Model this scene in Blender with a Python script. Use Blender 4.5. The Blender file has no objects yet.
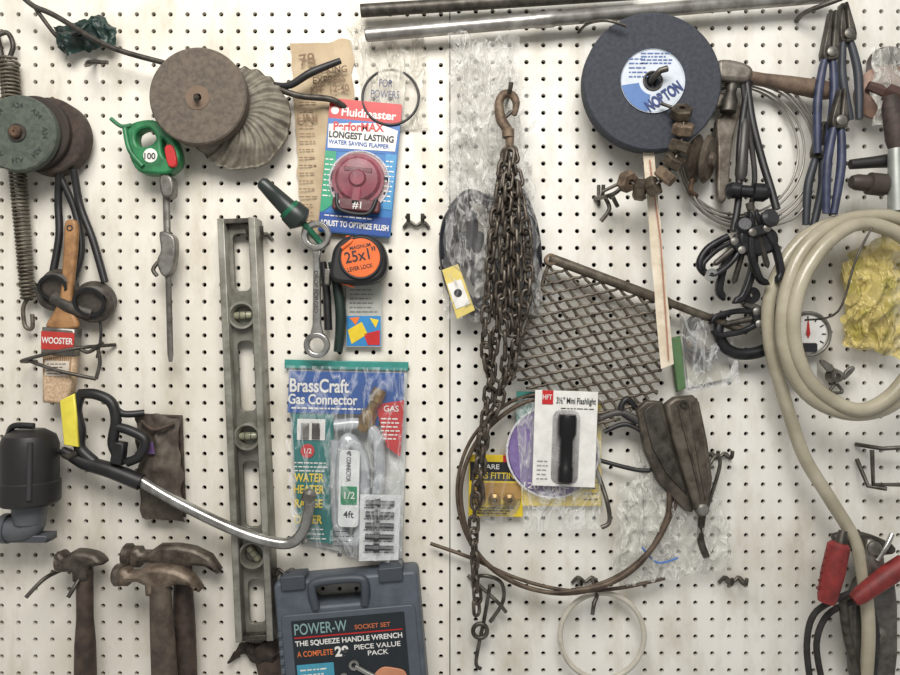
import bpy, math, random
from mathutils import Vector, Matrix, noise, Quaternion
random.seed(4)
S=0.00145; D=1.05; Z0=1.5
sc=bpy.context.scene
sc.view_settings.view_transform='Standard'
# ---------------------------------------------------------------- materials
def lin(c):
    return tuple([((v/255)/12.92 if v/255<=0.04045 else ((v/255+0.055)/1.055)**2.4) for v in c])+(1,)
MC={}
def mat(c,rough=.5,metal=0.0,c2=None,scale=60,bump=0.0,bs=300,name=None,lo=.38,hi=.62):
    key=(c,rough,metal,c2,scale,bump,bs)
    if key in MC: return MC[key]
    m=bpy.data.materials.new(name or 'mat_%d'%len(MC)); m.use_nodes=True
    nt=m.node_tree; b=nt.nodes['Principled BSDF']
    b.inputs['Roughness'].default_value=rough; b.inputs['Metallic'].default_value=metal
    tc=nt.nodes.new('ShaderNodeTexCoord')
    n=nt.nodes.new('ShaderNodeTexNoise'); n.inputs['Scale'].default_value=scale; n.inputs['Detail'].default_value=8; n.inputs['Roughness'].default_value=.6
    nt.links.new(tc.outputs['Object'],n.inputs['Vector'])
    r=nt.nodes.new('ShaderNodeValToRGB'); r.color_ramp.elements[0].position=lo; r.color_ramp.elements[1].position=hi
    a=lin(c)
    if c2 is None:
        r.color_ramp.elements[0].color=tuple(x*.86 for x in a[:3])+(1,); r.color_ramp.elements[1].color=a
    else:
        r.color_ramp.elements[0].color=lin(c2); r.color_ramp.elements[1].color=a
    nt.links.new(n.outputs['Fac'],r.inputs[0]); nt.links.new(r.outputs[0],b.inputs['Base Color'])
    if bump>0:
        n2=nt.nodes.new('ShaderNodeTexNoise'); n2.inputs['Scale'].default_value=bs; n2.inputs['Detail'].default_value=4
        nt.links.new(tc.outputs['Object'],n2.inputs['Vector'])
        bp=nt.nodes.new('ShaderNodeBump'); bp.inputs['Strength'].default_value=bump; bp.inputs['Distance'].default_value=.0009
        nt.links.new(n2.outputs['Fac'],bp.inputs['Height']); nt.links.new(bp.outputs[0],b.inputs['Normal'])
    MC[key]=m; return m
def clear(c=(235,238,240),base=.1,amp=.32,name='clear_plastic',spots=None):
    key=('clear',c,base,amp)
    if key in MC: return MC[key]
    m=bpy.data.materials.new(name); m.use_nodes=True; nt=m.node_tree; b=nt.nodes['Principled BSDF']; out=nt.nodes['Material Output']
    b.inputs['Base Color'].default_value=lin(c); b.inputs['Roughness'].default_value=.14
    tr=nt.nodes.new('ShaderNodeBsdfTransparent'); tr.inputs[0].default_value=(.97,.97,.97,1)
    tc=nt.nodes.new('ShaderNodeTexCoord'); mp=nt.nodes.new('ShaderNodeMapping'); mp.inputs['Scale'].default_value=(1.5,1,.55); mp.inputs['Rotation'].default_value=(0,.35,0)
    n=nt.nodes.new('ShaderNodeTexNoise'); n.inputs['Scale'].default_value=30; n.inputs['Detail'].default_value=3; n.inputs['Distortion'].default_value=.8
    nt.links.new(tc.outputs['Object'],mp.inputs[0]); nt.links.new(mp.outputs[0],n.inputs['Vector'])
    s=nt.nodes.new('ShaderNodeMath'); s.operation='SUBTRACT'; s.inputs[1].default_value=.5; nt.links.new(n.outputs['Fac'],s.inputs[0])
    ab=nt.nodes.new('ShaderNodeMath'); ab.operation='ABSOLUTE'; nt.links.new(s.outputs[0],ab.inputs[0])
    mr=nt.nodes.new('ShaderNodeMapRange'); mr.inputs['From Min'].default_value=0; mr.inputs['From Max'].default_value=.07
    mr.inputs['To Min'].default_value=base+amp; mr.inputs['To Max'].default_value=base
    nt.links.new(ab.outputs[0],mr.inputs['Value'])
    bp=nt.nodes.new('ShaderNodeBump'); bp.inputs['Strength'].default_value=1; bp.inputs['Distance'].default_value=.006
    nt.links.new(mr.outputs[0],bp.inputs['Height']); nt.links.new(bp.outputs[0],b.inputs['Normal'])
    if spots:
        v=nt.nodes.new('ShaderNodeTexVoronoi'); v.inputs['Scale'].default_value=30; v.inputs['Randomness'].default_value=.3; nt.links.new(tc.outputs['Object'],v.inputs['Vector'])
        r=nt.nodes.new('ShaderNodeValToRGB'); r.color_ramp.elements[0].position=.36; r.color_ramp.elements[1].position=.44
        r.color_ramp.elements[0].color=lin(spots); r.color_ramp.elements[1].color=lin(c)
        nt.links.new(v.outputs['Distance'],r.inputs[0]); nt.links.new(r.outputs[0],b.inputs['Base Color'])
    mx=nt.nodes.new('ShaderNodeMixShader'); nt.links.new(mr.outputs[0],mx.inputs[0]); nt.links.new(tr.outputs[0],mx.inputs[1]); nt.links.new(b.outputs[0],mx.inputs[2])
    nt.links.new(mx.outputs[0],out.inputs[0]); MC[key]=m; return m
steel=mat((140,138,133),.42,.7,(96,92,86),50,.1)
dsteel=mat((88,84,78),.48,.6,(55,51,47),60,.2)
alum=mat((158,157,148),.45,.5,(112,110,100),25,.12)
galv=mat((172,170,166),.36,.7,(126,122,118),30,.1)
rust=mat((104,82,64),.7,.35,(62,47,38),90,.5)
rust2=mat((126,108,90),.65,.35,(82,68,56),90,.4)
springm=mat((122,116,102),.5,.5,(80,74,64),80,.2)
chainm=mat((104,97,88),.45,.65,(64,56,49),80,.3)
black=mat((34,34,36),.45,0,(22,22,23),60)
blackr=mat((48,46,45),.7,0,(30,29,28),60,.2)
chrome=mat((186,186,183),.25,.85,(140,138,134),40)
white=mat((226,225,221),.4)
leather=mat((74,60,50),.65,0,(42,33,28),70,.5)
wood=mat((168,126,84),.5,0,(128,92,58),50,.1)
dwood=mat((76,63,54),.65,0,(46,37,32),50,.3)
red=mat((188,38,40),.4); blue=mat((32,84,160),.4); yellow=mat((226,198,46),.4); teal=mat((10,128,118),.4); orange=mat((222,104,42),.45)
ink=mat((26,28,34),.5); brass=mat((166,136,82),.35,.6,(114,90,52),60)
cl=clear(); cl2=clear((225,225,218),.26,.36)
wireg=mat((104,100,94),.42,.7,(68,64,58),60)
# ---------------------------------------------------------------- framework
class C: pass
O=C()
def new(name,cx,cy,h0=10,rot=0):
    e=bpy.data.objects.new(name,None); e.empty_display_size=.02; sc.collection.objects.link(e)
    O.e=e; O.cx=cx; O.cy=cy; O.k=(D-h0*S)/D
    e.location=((cx-450)*S*O.k,0,Z0-(cy-337.5)*S*O.k); e.rotation_euler=(0,math.radians(rot),0)
    return e
def L(px,py,h): return Vector(((px-O.cx)*S*O.k,-h*S,-(py-O.cy)*S*O.k))
def add(name,data,m,loc=(0,0,0),rot=(0,0,0)):
    ob=bpy.data.objects.new(name,data); sc.collection.objects.link(ob); ob.parent=O.e; ob.location=loc; ob.rotation_euler=rot
    if m: data.materials.append(m)
    return ob
def mesh(name,vs,fs,m,smooth=True):
    me=bpy.data.meshes.new(name); me.from_pydata([tuple(v) for v in vs],[],fs); me.update()
    if smooth:
        for p in me.polygons: p.use_smooth=True
    return add(name,me,m)
def R(x0,y0,x1,y1): return [(x0,y0),(x1,y0),(x1,y1),(x0,y1)]
def RR(x0,y0,x1,y1,r,n=5):
    o=[]
    for cx,cy,a in((x1-r,y0+r,-90),(x1-r,y1-r,0),(x0+r,y1-r,90),(x0+r,y0+r,180)):
        for i in range(n+1):
            t=math.radians(a+90*i/n); o.append((cx+r*math.cos(t),cy+r*math.sin(t)))
    return o
def circ(cx,cy,r,n=32,ry=None): return [(cx+r*math.cos(2*math.pi*i/n),cy+(ry or r)*math.sin(2*math.pi*i/n)) for i in range(n)]
def sm(pts,n=6,closed=True):
    P=[Vector(p) for p in pts]; N=len(P); out=[]
    rng=N if closed else N-1
    for i in range(rng):
        if closed: a,b,c,d=P[i-1],P[i],P[(i+1)%N],P[(i+2)%N]
        else: a,b,c,d=P[max(i-1,0)],P[i],P[i+1],P[min(i+2,N-1)]
        for j in range(n):
            t=j/n; out.append(.5*((2*b)+(c-a)*t+(2*a-5*b+4*c-d)*t*t+(3*b-a-3*c+d)*t**3))
    if not closed: out.append(P[-1])
    return out
def sh(loops,h0,h1,m,bv=.4,name='part'):
    if not isinstance(loops[0],list): loops=[loops]
    cu=bpy.data.curves.new(name,'CURVE'); cu.dimensions='2D'; cu.fill_mode='BOTH'
    bv=min(bv,(h1-h0)*.4)
    for lp in loops:
        sp=cu.splines.new('POLY'); sp.points.add(len(lp)-1)
        for p,q in zip(sp.points,lp):
            v=L(q[0],q[1],0); p.co=(v.x,v.z,0,1)
        sp.use_cyclic_u=True
    cu.extrude=max((h1-h0)/2-bv,0.01)*S; cu.bevel_depth=bv*S; cu.bevel_resolution=1; cu.offset=-bv*S
    return add(name,cu,m,(0,-(h0+h1)/2*S,0),(math.pi/2,0,0))
def flat(lp,h,m,name='print'): return sh(lp,h,h+.35,m,0,name)
def tube(pts,r,m,smooth=True,closed=False,radii=None,res=3,name='part',n=6):
    P=[L(*p) for p in pts]
    if smooth and len(P)>2:
        if radii:
            rr=[]
            cnt=len(P) if closed else len(P)-1
            for i in range(cnt):
                for j in range(n): rr.append(radii[i]+(radii[(i+1)%len(radii)]-radii[i])*j/n)
            if not closed: rr.append(radii[-1])
            radii=rr
        P=sm(P,n,closed)
    cu=bpy.data.curves.new(name,'CURVE'); cu.dimensions='3D'; cu.bevel_depth=r*S; cu.bevel_resolution=res; cu.use_fill_caps=True
    sp=cu.splines.new('POLY'); sp.points.add(len(P)-1)
    for i,p in enumerate(P):
        sp.points[i].co=(*p,1)
        if radii: sp.points[i].radius=radii[i]/r
    sp.use_cyclic_u=closed
    return add(name,cu,m)
def ring(cx,cy,r,h,t,m,ry=None,dh=0,ph=0,n=48,name='ring'):
    ry=ry or r
    return tube([(cx+r*math.cos(2*math.pi*i/n),cy+ry*math.sin(2*math.pi*i/n),h+dh*math.sin(2*math.pi*i/n+ph)) for i in range(n)],t,m,False,True,name=name)
def lathe(c,prof,m,axis=(0,0,1),seg=40,smooth=True,name='part',fl=1):
    A=Vector((axis[0],-axis[2],-axis[1])).normalized(); q=Vector((0,0,1)).rotation_difference(A); c0=L(*c)
    vs=[];fs=[];n=len(prof)
    for r,t in prof:
        for i in range(seg):
            a=2*math.pi*i/seg; v=q@(Vector((r*math.cos(a),r*math.sin(a),t))*S*O.k); v.y*=fl; vs.append(c0+v)
    for j in range(n-1):
        for i in range(seg):
            i2=(i+1)%seg; fs.append((j*seg+i,j*seg+i2,(j+1)*seg+i2,(j+1)*seg+i))
    if prof[0]!=prof[-1]:
        if prof[0][0]>.01: fs.append(tuple(range(seg-1,-1,-1)))
        if prof[-1][0]>.01: fs.append(tuple((n-1)*seg+i for i in range(seg)))
    ob=mesh(name,vs,fs,m,False)
    if smooth:
        for p in ob.data.polygons:
            if len(p.vertices)==4: p.use_smooth=True
        try: ob.data.set_sharp_from_angle(angle=math.radians(35))
        except Exception: pass
    return ob
def wheel(cx,cy,r,h0,h1,m,hole=6,seg=72,name='wheel'):
    b=1.5
    p=[(hole,h0),(r-b,h0),(r,h0+b),(r,h1-b),(r-b,h1),(hole,h1),(hole,h0)]
    return lathe((cx,cy,0),[(a,t/O.k) for a,t in p],m,seg=seg,name=name)
def stick(a,b,prof,m,seg=24,name='part',fl=1):
    """prof: list of (fraction, radius) along a->b"""
    d=Vector((b[0]-a[0],b[1]-a[1],(b[2]-a[2])/O.k)); ln=d.length
    return lathe(a,[(r,t*ln) for t,r in prof],m,axis=tuple(d),seg=seg,name=name,fl=fl)
def bag(q,h,m,bulge=6,amp=4,fr=.05,name='film',n=36,seed=0,edge=0):
    """wrinkled sheet over 4 corners TL,TR,BR,BL"""
    vs=[];fs=[]
    for j in range(n+1):
        for i in range(n+1):
            u,v=i/n,j/n
            x=(q[0][0]*(1-u)+q[1][0]*u)*(1-v)+(q[3][0]*(1-u)+q[2][0]*u)*v
            y=(q[0][1]*(1-u)+q[1][1]*u)*(1-v)+(q[3][1]*(1-u)+q[2][1]*u)*v
            x+=edge*noise.noise(Vector((y*.06,seed,u*2))); y+=edge*noise.noise(Vector((x*.06,seed+5,v*2)))
            w=noise.ridged_multi_fractal(Vector((x*fr,y*fr*.6,seed)),1,2,3,1,2)
            vs.append(L(x,y,max(.6,h+bulge*math.sin(math.pi*u)*math.sin(math.pi*v)+amp*(w-1)*.6)))
    for j in range(n):
        for i in range(n):
            a=j*(n+1)+i; fs.append((a,a+1,a+n+2,a+n+1))
    return mesh(name,vs,fs,m)
def text(s,px,py,h,size,m,rot=0,w=None,bold=.015,name='lettering',al='CENTER'):
    cu=bpy.data.curves.new(name,'FONT'); cu.body=s; cu.size=size*S*1.35; cu.align_x=al; cu.align_y='CENTER'; cu.offset=bold*size*S; cu.extrude=.08*S
    ob=add(name,cu,m,L(px,py,h),(math.pi/2,math.radians(rot),0))
    if w:
        bpy.context.view_layer.update(); d=ob.dimensions.x
        if d>0: ob.scale[0]=w*S/d
    return ob
def lines(x0,y0,x1,y1,h,m,n=4,t=1.2):
    vs=[];fs=[]
    for i in range(n):
        y=y0+(y1-y0)*(i+.5)/n; xe=x1-(x1-x0)*random.uniform(0,.25); x=x0
        while x<xe-1:
            w=random.uniform(2,6); xx=min(x+w,xe); b=len(vs)
            vs+= [L(x,y-t/2,h),L(xx,y-t/2,h),L(xx,y+t/2,h),L(x,y+t/2,h)]; fs.append((b,b+1,b+2,b+3)); x=xx+1.1
    return mesh('small_print',vs,fs,m,False)
def chain(pts,m,ll=12,lw=8,wr=1.7,name='links'):
    P=sm([L(*p) for p in pts],14,False); vs=[];fs=[]
    step=(ll-wr*2.6)*S; ds=[0]
    for i in range(1,len(P)): ds.append(ds[-1]+(P[i]-P[i-1]).length)
    t=0;j=0;k=0
    while t<ds[-1]:
        while j<len(ds)-2 and ds[j+1]<t: j+=1
        f=(t-ds[j])/max(ds[j+1]-ds[j],1e-9); c=P[j].lerp(P[j+1],f); T=(P[j+1]-P[j]).normalized()
        c=c+Vector((random.uniform(-1,1),0,0))*.9*S
        q=Vector((0,0,1)).rotation_difference(T); roll=Quaternion((0,0,1),math.radians((15 if k%2 else -62)+random.uniform(-16,16)))
        NA,NB=16,6; b=len(vs); hl=(ll/2-lw/2)*S; rad=(lw/2-wr)*S
        for a in range(NA):
            th=2*math.pi*a/NA; cx=math.cos(th); sx=math.sin(th)
            ctr=Vector((rad*cx,0,rad*sx+(hl+wr*S if sx>0 else -hl-wr*S)))
            for e in range(NB):
                ph=2*math.pi*e/NB; v=ctr+Vector((cx*math.cos(ph),math.sin(ph),sx*math.cos(ph)))*wr*S
                vs.append(c+q@(roll@v))
        for a in range(NA):
            for e in range(NB):
                a2=(a+1)%NA;e2=(e+1)%NB; fs.append((b+a*NB+e,b+a2*NB+e,b+a2*NB+e2,b+a*NB+e2))
        t+=step;k+=1
    return mesh(name,vs,fs,m)
def hook(x,y,l=30,up=9,two=True,m=None):
    m=m or wireg; new('pegboard_hook',x,y,8)
    for d in ((-7,7) if two else (0,)):
        tube([(x+d,y,.3),(x+d,y,2),(x+d,y+2,l*.6),(x+d,y,l*.9),(x+d,y-up,l)],1.9,m)
    if two:
        tube([(x-13,y+5,2),(x-7,y-1,3),(x,y+3,4),(x+7,y-1,3),(x+13,y+5,2)],1.7,m)
    else: tube([(x,y-12,2),(x,y-11,2),(x,y,2),(x,y+9,2)],1.7,m)
# ---------------------------------------------------------------- wall
def panel(name,x0,nx,sgn,y0,ny,sp,hr,col,col2):
    m=mat(col,.5,0,col2,5,.05,120,name='painted_hardboard',lo=.36,hi=.6)
    nt=m.node_tree; b=nt.nodes['Principled BSDF']; src=b.inputs['Base Color'].links[0].from_socket
    tc=nt.nodes.new('ShaderNodeTexCoord')
    for scl,zs,lo,hi,c,f in ((14,.5,.30,.52,(.66,.62,.54),.75),(5,.8,.34,.5,(.80,.78,.72),.7),(130,1,.27,.33,(.42,.37,.31),.8)):
        mp=nt.nodes.new('ShaderNodeMapping'); mp.inputs['Scale'].default_value=(1.3,1,zs)
        n=nt.nodes.new('ShaderNodeTexNoise'); n.inputs['Scale'].default_value=scl; n.inputs['Detail'].default_value=9; n.inputs['Roughness'].default_value=.65
        r=nt.nodes.new('ShaderNodeValToRGB'); r.color_ramp.elements[0].position=lo; r.color_ramp.elements[1].position=hi
        r.color_ramp.elements[0].color=(*c,1); r.color_ramp.elements[1].color=(1,1,1,1)
        mx=nt.nodes.new('ShaderNodeMix'); mx.data_type='RGBA'; mx.blend_type='MULTIPLY'; mx.inputs[0].default_value=f
        nt.links.new(tc.outputs['Object'],mp.inputs[0]); nt.links.new(mp.outputs[0],n.inputs['Vector']); nt.links.new(n.outputs['Fac'],r.inputs[0])
        nt.links.new(src,mx.inputs[6]); nt.links.new(r.outputs[0],mx.inputs[7]); src=mx.outputs[2]
    nt.links.new(src,b.inputs['Base Color'])
    vs=[];fs=[]
    for j in range(ny):
        for i in range(nx):
            cx=(x0+sgn*(i+.5)*sp-450)*S; cz=Z0-((y0+(j+.5)*sp)-337.5)*S; h=sp*S/2; b=len(vs)
            for a in (45,135,225,315):
                vs.append((cx+h*(1 if a in(45,315) else -1),0,cz+h*(1 if a<180 else -1)))
            for e in range(12):
                a=math.radians(45+30*e); vs.append((cx+hr*S*math.cos(a),0,cz+hr*S*math.sin(a)))
            for e in range(12):
                a=math.radians(45+30*e); vs.append((cx+hr*S*math.cos(a),5*S,cz+hr*S*math.sin(a)))
            for q in range(4):
                arc=[b+4+(q*3+z)%12 for z in (3,2,1,0)]
                fs.append(tuple([b+q,b+(q+1)%4]+arc))
            for e in range(12):
                e2=(e+1)%12; fs.append((b+4+e,b+4+e2,b+16+e2,b+16+e))
    me=bpy.data.meshes.new(name); me.from_pydata(vs,[],fs); me.update(); me.materials.append(m)
    ob=bpy.data.objects.new(name,me); sc.collection.objects.link(ob); return ob
SP=16.9
pa=panel('wall_back',449.4,37,-1,-180,60,SP,2.3,(230,226,216),(221,216,206))
pb=panel('panel_right',450.4,37,1,-183,60,SP,2.3,(228,226,220),(218,216,209)); pb.parent=pa
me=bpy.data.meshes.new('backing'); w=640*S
me.from_pydata([(-w,.03,.6),(w,.03,.6),(w,.03,2.4),(-w,.03,2.4)],[],[(0,1,2,3)]); me.materials.append(mat((38,30,26),.9))  # dark brown colour stands in for the shade seen through the peg holes
ob=bpy.data.objects.new('cavity_shade_sheet',me); sc.collection.objects.link(ob); ob.parent=pa

# ================================================================ OBJECTS
new('metal_conduit',600,15,22)
stick((366,34,20),(835,-6,20),[(0,5.5),(0,7),(.36,7),(.365,8),(.4,8),(.405,7),(1,7)],galv)
stick((365,34,20),(372,33.4,20),[(0,5.4),(1,5.4)],ink)  # near-black plug paints the shade inside the hollow pipe end
new('steel_rod',460,4,22)
stick((360,8,16),(640,-10,16),[(0,6.5),(1,6.5)],dsteel)
new('threaded_rod',90,30,25)
tube([(18,-8,30),(36,8,30),(58,18,30),(110,48,30),(165,64,28)],2.6,dsteel)
tube([(36,8,28),(52,32,20),(58,38,4)],2,dsteel)
tube([(84,52,2),(84,62,18),(92,64,30),(112,66,34)],2,wireg)
new('crumpled_green_bag',82,33,20)
bag([(52,24),(104,12),(116,40),(62,56)],14,mat((36,60,54),.4,0,(16,32,30),60,.3),12,10,.09,seed=5,edge=14,n=40)
# spring
new('extension_spring',16,190,14)
A=Vector((7,58));B=Vector((27,300)); N=64
pts=[]
for i in range(N*9+1):
    t=i/(N*9); a=2*math.pi*i/9; c=A.lerp(B,t); rr=8.5*(1-.3*t); pts.append((c.x+rr*math.cos(a),c.y,12+rr*math.sin(a)))
tube(pts,1.4,springm,False,res=1)
tube([(27,298,12),(22,308,12),(24,326,12),(31,328,12),(31,314,12)],2,springm)
tube([(7,60,12),(12,45,12),(6,32,12),(-4,36,14)],2.4,dsteel)
new('steel_rod',4,60,8); stick((-6,28,6),(14,120,6),[(0,3),(1,3)],dsteel)
# grinding wheels left
new('grinding_wheel',50,137,20)
wheel(50,137,38,8,26,mat((72,60,52),.8,0,(50,42,38),120,.4),8)
wheel(40,136,36,26,34,mat((56,48,44),.8),8)
new('grinding_wheel',20,134,42)
wheel(20,134,38,36,46,mat((84,92,82),.8,0,(68,75,68),140,.4),7)
lathe((20,134,46),[(6,0),(9,0),(9,1.6),(6,1.6),(6,0)],dsteel); wheel(20,134,6,30,52,rust,1)
for a in range(0,360,45):
    x=20+27*math.cos(math.radians(a)); y=134+27*math.sin(math.radians(a)); text('A24',x,y,46.4,5,mat((54,64,58),.8),a+90)
# goggles
new('safety_goggles',78,240,16)
for P in ([(62,168,20),(56,200,12),(57,235,12),(52,272,14)],[(76,170,20),(79,205,14),(92,240,14),(104,282,14)],[(58,172,16),(72,210,10),(78,250,10),(70,282,12)]):
    tube(P,3.6,black)
gm=mat((78,72,65),.55,0,(46,42,38),60,.3)
for (x,y,r) in ((56,284,18),(92,298,20)):
    lathe((x,y,6),[(r*.75,0),(r,4),(r*.98,18),(r*.8,22),(r*.78,20),(.1,19)],gm,axis=(.2,.4,1),fl=.9)
    lathe((x+2,y+4,25),[(r*.6,0),(r*.75,0),(r*.75,2.5),(r*.6,2.5),(r*.6,0)],black,axis=(.2,.4,1))
tube([(56,298,18),(74,308,20),(92,314,16)],7,gm); tube([(38,286,14),(44,302,14),(60,308,14)],5,gm); tube([(96,312,10),(99,335,12),(95,358,12)],1.3,black)
# brush
new('paint_brush',63,310,18)
sh(sm([(67,224),(73,220),(79,224),(79,245),(76,275),(74,298),(76,312),(79,328),(49,328),(56,312),(62,298),(64,275),(66,245)],4),16,24,wood,2.5,'handle')
lathe((73,229,24),[(2,0),(3,0),(3,.6),(2,.6),(2,0)],ink)
sh([(47,327),(80,329),(78,356),(46,354)],12,28,steel,2,'ferrule'); flat([(47,331),(80,333),(79,350),(47,349)],28,mat((184,58,50),.4)); text('WOOSTER',63,341,28.6,6.2,white,3,30,.03)
sh([(46,352),(78,354),(73,404),(46,402)],13,26,mat((206,182,154),.8,0,(172,142,112),300,.6,500),3,'bristles')
for i in range(14): tube([(48+i*2.1,356,26),(48+i*1.8,402,24)],.5,mat((160,128,98),.8),False)
flat([(50,360),(74,361),(73,376),(50,375)],26.6,mat((214,204,190),.5)); lines(52,362,72,375,27.3,dwood,4,.8)
new('wire_bracket',62,360,26)
for P in ([(22,362,2),(24,361,30),(50,354,32),(80,348,30),(104,345,2)],[(30,360,30),(60,370,32),(96,379,26)],[(96,379,26),(100,362,26),(97,345,26)],[(80,348,28),(90,352,28),(104,342,28)]): tube(P,1.8,wireg)
# green clamp
gg=mat((42,124,76),.4,0,(28,92,56),60)
new('bar_clamp',160,230,26)
sh([sm([(130,128),(150,121),(166,126),(177,140),(182,162),(172,174),(156,175),(140,172),(130,152)],4),sm([(139,134),(151,130),(158,140),(150,148),(140,146)],4),sm([(164,140),(171,148),(172,160),(165,156)],4)],16,32,gg,2.5,'body')
flat(circ(153,157,7),32,white); sh(sm([(168,150),(176,148),(180,166),(172,168)],3),30,35,red,1); text('100',152,158,32.8,6,ink)
tube([(113,120,30),(124,128,32),(134,127,32)],2,mat((60,120,84),.5)); tube([(128,130,33),(133,152,33),(146,168,33)],2.4,gg)
stick((164,172,22),(169,362,22),[(0,5),(.1,5),(.12,3.6),(.45,3.6),(.47,5.5),(.53,5),(.56,3),(.96,3),(1,1.8)],steel,fl=.7,name='bar')
sh(sm([(160,232),(174,236),(176,252),(172,272),(163,276),(157,262),(161,250)],4),16,28,steel,2,'jaw'); sh(sm([(161,176),(173,178),(174,196),(163,196)],3),16,30,steel,2)
tube([(158,262,26),(154,270,28),(158,276,28)],2,dsteel)
# buffing + grinding wheel
new('cloth_buffing_wheel',240,119,18)
vs=[];fs=[];NA=288;NR=18
for side in (0,1):
    for j in range(NR+1):
        r=8+43*j/NR
        for i in range(NA):
            a=2*math.pi*i/NA; tw=a-.012*r; w=math.sin(tw*24+2.6*noise.noise(Vector((math.cos(a)*2,math.sin(a)*2,r*.04)))); f=j/NR
            rr=r+f*f*(.8*w+2*noise.noise(Vector((math.cos(a)*3,math.sin(a)*3,7))))
            hh=(20+ (10 if side else -9)*(1-.8*f**3)+ (1.8*f*w)+1.5*noise.noise(Vector((rr*math.cos(a)*.08,rr*math.sin(a)*.08,3))))
            vs.append(L(240+rr*math.cos(a),119+rr*math.sin(a),hh))
for side in (0,1):
    o=side*(NR+1)*NA
    for j in range(NR):
        for i in range(NA):
            i2=(i+1)%NA; fs.append((o+j*NA+i,o+j*NA+i2,o+(j+1)*NA+i2,o+(j+1)*NA+i))
o=(NR+1)*NA
for i in range(NA): fs.append((NR*NA+i,NR*NA+(i+1)%NA,o+NR*NA+(i+1)%NA,o+NR*NA+i))
mesh('pleats',vs,fs,mat((124,118,104),.55,0,(86,80,70),50,.4,250))
new('grinding_wheel',199,97,42)
wheel(199,97,48.5,32,46,mat((104,94,83),.85,0,(84,76,68),160,.6,500),5)
lathe((199,99,46),[(4,0),(12,0),(12,.5),(4,.5),(4,0)],mat((116,98,84),.9)); tube([(199,99,0.4),(199,99,50),(201,104,54)],2.4,dsteel,False)
# level
new('spirit_level',246,429,24,-2.5)
lv=[R(228,219,264,640)]
for a,b in ((232,290),(341,412),(463,530),(583,628)):
    lv.append(RR(238,a,254,b,5))
for y in (315,437,556): lv.append(circ(246,y,13,28))
sh(lv,9,14,mat((134,133,124),.45,.4,(98,96,88),30,.15),.5,'web')
sh(R(227,218,234,641),0.2,27,alum,.8,'flange_left'); sh(R(258,218,265,641),0.2,27,alum,.8,'flange_right')
sh(R(228,218,264,223),0.2,24,dsteel,.6,'end_cap'); sh(R(228,636,264,641),0.2,24,dsteel,.6,'end_cap')
for y,vert in ((315,0),(437,0),(556,1)):
    lathe((246,y,10),[(9,0),(13.6,0),(13.6,13),(11.5,13),(9.5,8),(9,0)],alum,name='vial_ring')
    wheel(246,y,10,6,12,mat((112,112,104),.5),.1,name='vial_back')
    d=(9,0) if not vert else (5,7)
    stick((246-d[0],y-d[1],16),(246+d[0],y+d[1],16),[(0,3),(.1,3.8),(.9,3.8),(1,3)],mat((144,143,120),.2,0,(122,121,102)),name='vial')
    for q in (-.25,.25): stick((246+d[0]*q*1.2,y+d[1]*q*1.2,16),(246+d[0]*q*1.5,y+d[1]*q*1.5,16),[(0,3.95),(1,3.95)],ink)
# paper + bag + bar
new('brown_paper_packet',322,140,3)
pm=mat((188,170,142),.8,0,(168,148,120),20,.15)
bag([(290,44),(352,40),(356,235),(302,235)],3,pm,3,2.5,.04,seed=3,edge=4)
text("PACKING\nEXPRESS\nKIT  12-40",330,82,9,7,mat((120,98,78),.8),-4,38); text('78',308,62,8,12,mat((128,104,82),.8),-8); lines(300,100,318,225,7.5,mat((130,108,84),.8),16)
text('UNI',308,120,8,9,mat((128,104,82),.8))
new('pry_bar',310,72,20)
tube([(274,84,20),(290,86,22),(312,74,24),(340,60,18)],3.6,black,radii=[2,3.4,3.8,3]); tube([(276,88,20),(300,96,20),(330,98,16),(344,104,8)],3,dsteel)
new('plastic_bag',388,78,4)
bag([(345,22),(424,34),(428,128),(372,132)],4,clear((222,217,204),.34,.3),5,4,.05,seed=1)
ring(391,99,28,9,1.3,black,dh=2); text('FOR\nPOWERS',386,92,12,8,mat((70,76,110),.6),3,28,0)
# flapper package
new('toilet_flapper_package',359,166,16,5.2)
sh([RR(323,99,396,234,2),circ(360,105,2.2,12)],8,10,mat((40,112,176),.35),.3,'card')
flat(RR(323,99,396,119,2),10,red); text('Fluidmaster',363,112,10.6,8.5,white,0,54,.03); sh([circ(329,111,4,12)],10,10.6,white,0)
flat([(323,119),(395,119),(395,150),(323,152)],10,mat((28,96,168),.35)); flat([(324,125),(372,120),(394,126),(393,147),(325,149)],10.3,white)
text('PerforMAX',354,126,11,8.5,red,-3,50,.04); text('LONGEST LASTING',358,135.5,11,6.5,ink,0,64,.04); text('WATER SAVING FLAPPER',356,143,11,4.4,blue,0,60,.03)
flat([(323,152),(334,152),(336,205),(323,216)],10.2,mat((38,150,112),.4)); flat([(384,150),(395,150),(395,206),(386,206)],10.2,mat((60,140,190),.4))
lines(385,155,395,200,10.8,white,9); lines(324,158,333,200,10.8,white,8)
flat(circ(359,180,30),10.2,mat((190,160,160),.4))
fm=mat((134,42,64),.4,0,(110,32,52),50)
lathe((359,179,11),[(.1,12),(7,12),(9,9),(20,8),(23,4),(26,4),(26.5,1),(25,0),(.1,0)],fm,name='flapper'); sh(R(354,178,364,206),14,20,fm,1.5); sh(R(345,168,373,173),16,20,mat((96,24,42),.4),1)
sh(RR(336,199,384,212,3),11,20,mat((96,52,56),.4),2); tube([(340,196,20),(345,212,22),(372,214,22),(380,198,20)],2,ink); ring(360,180,30,11,1,clear((240,240,245),.4,.3))
for i in range(2): text(['2','#1'][i],342+i*20,206,20.5,7,white)
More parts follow.
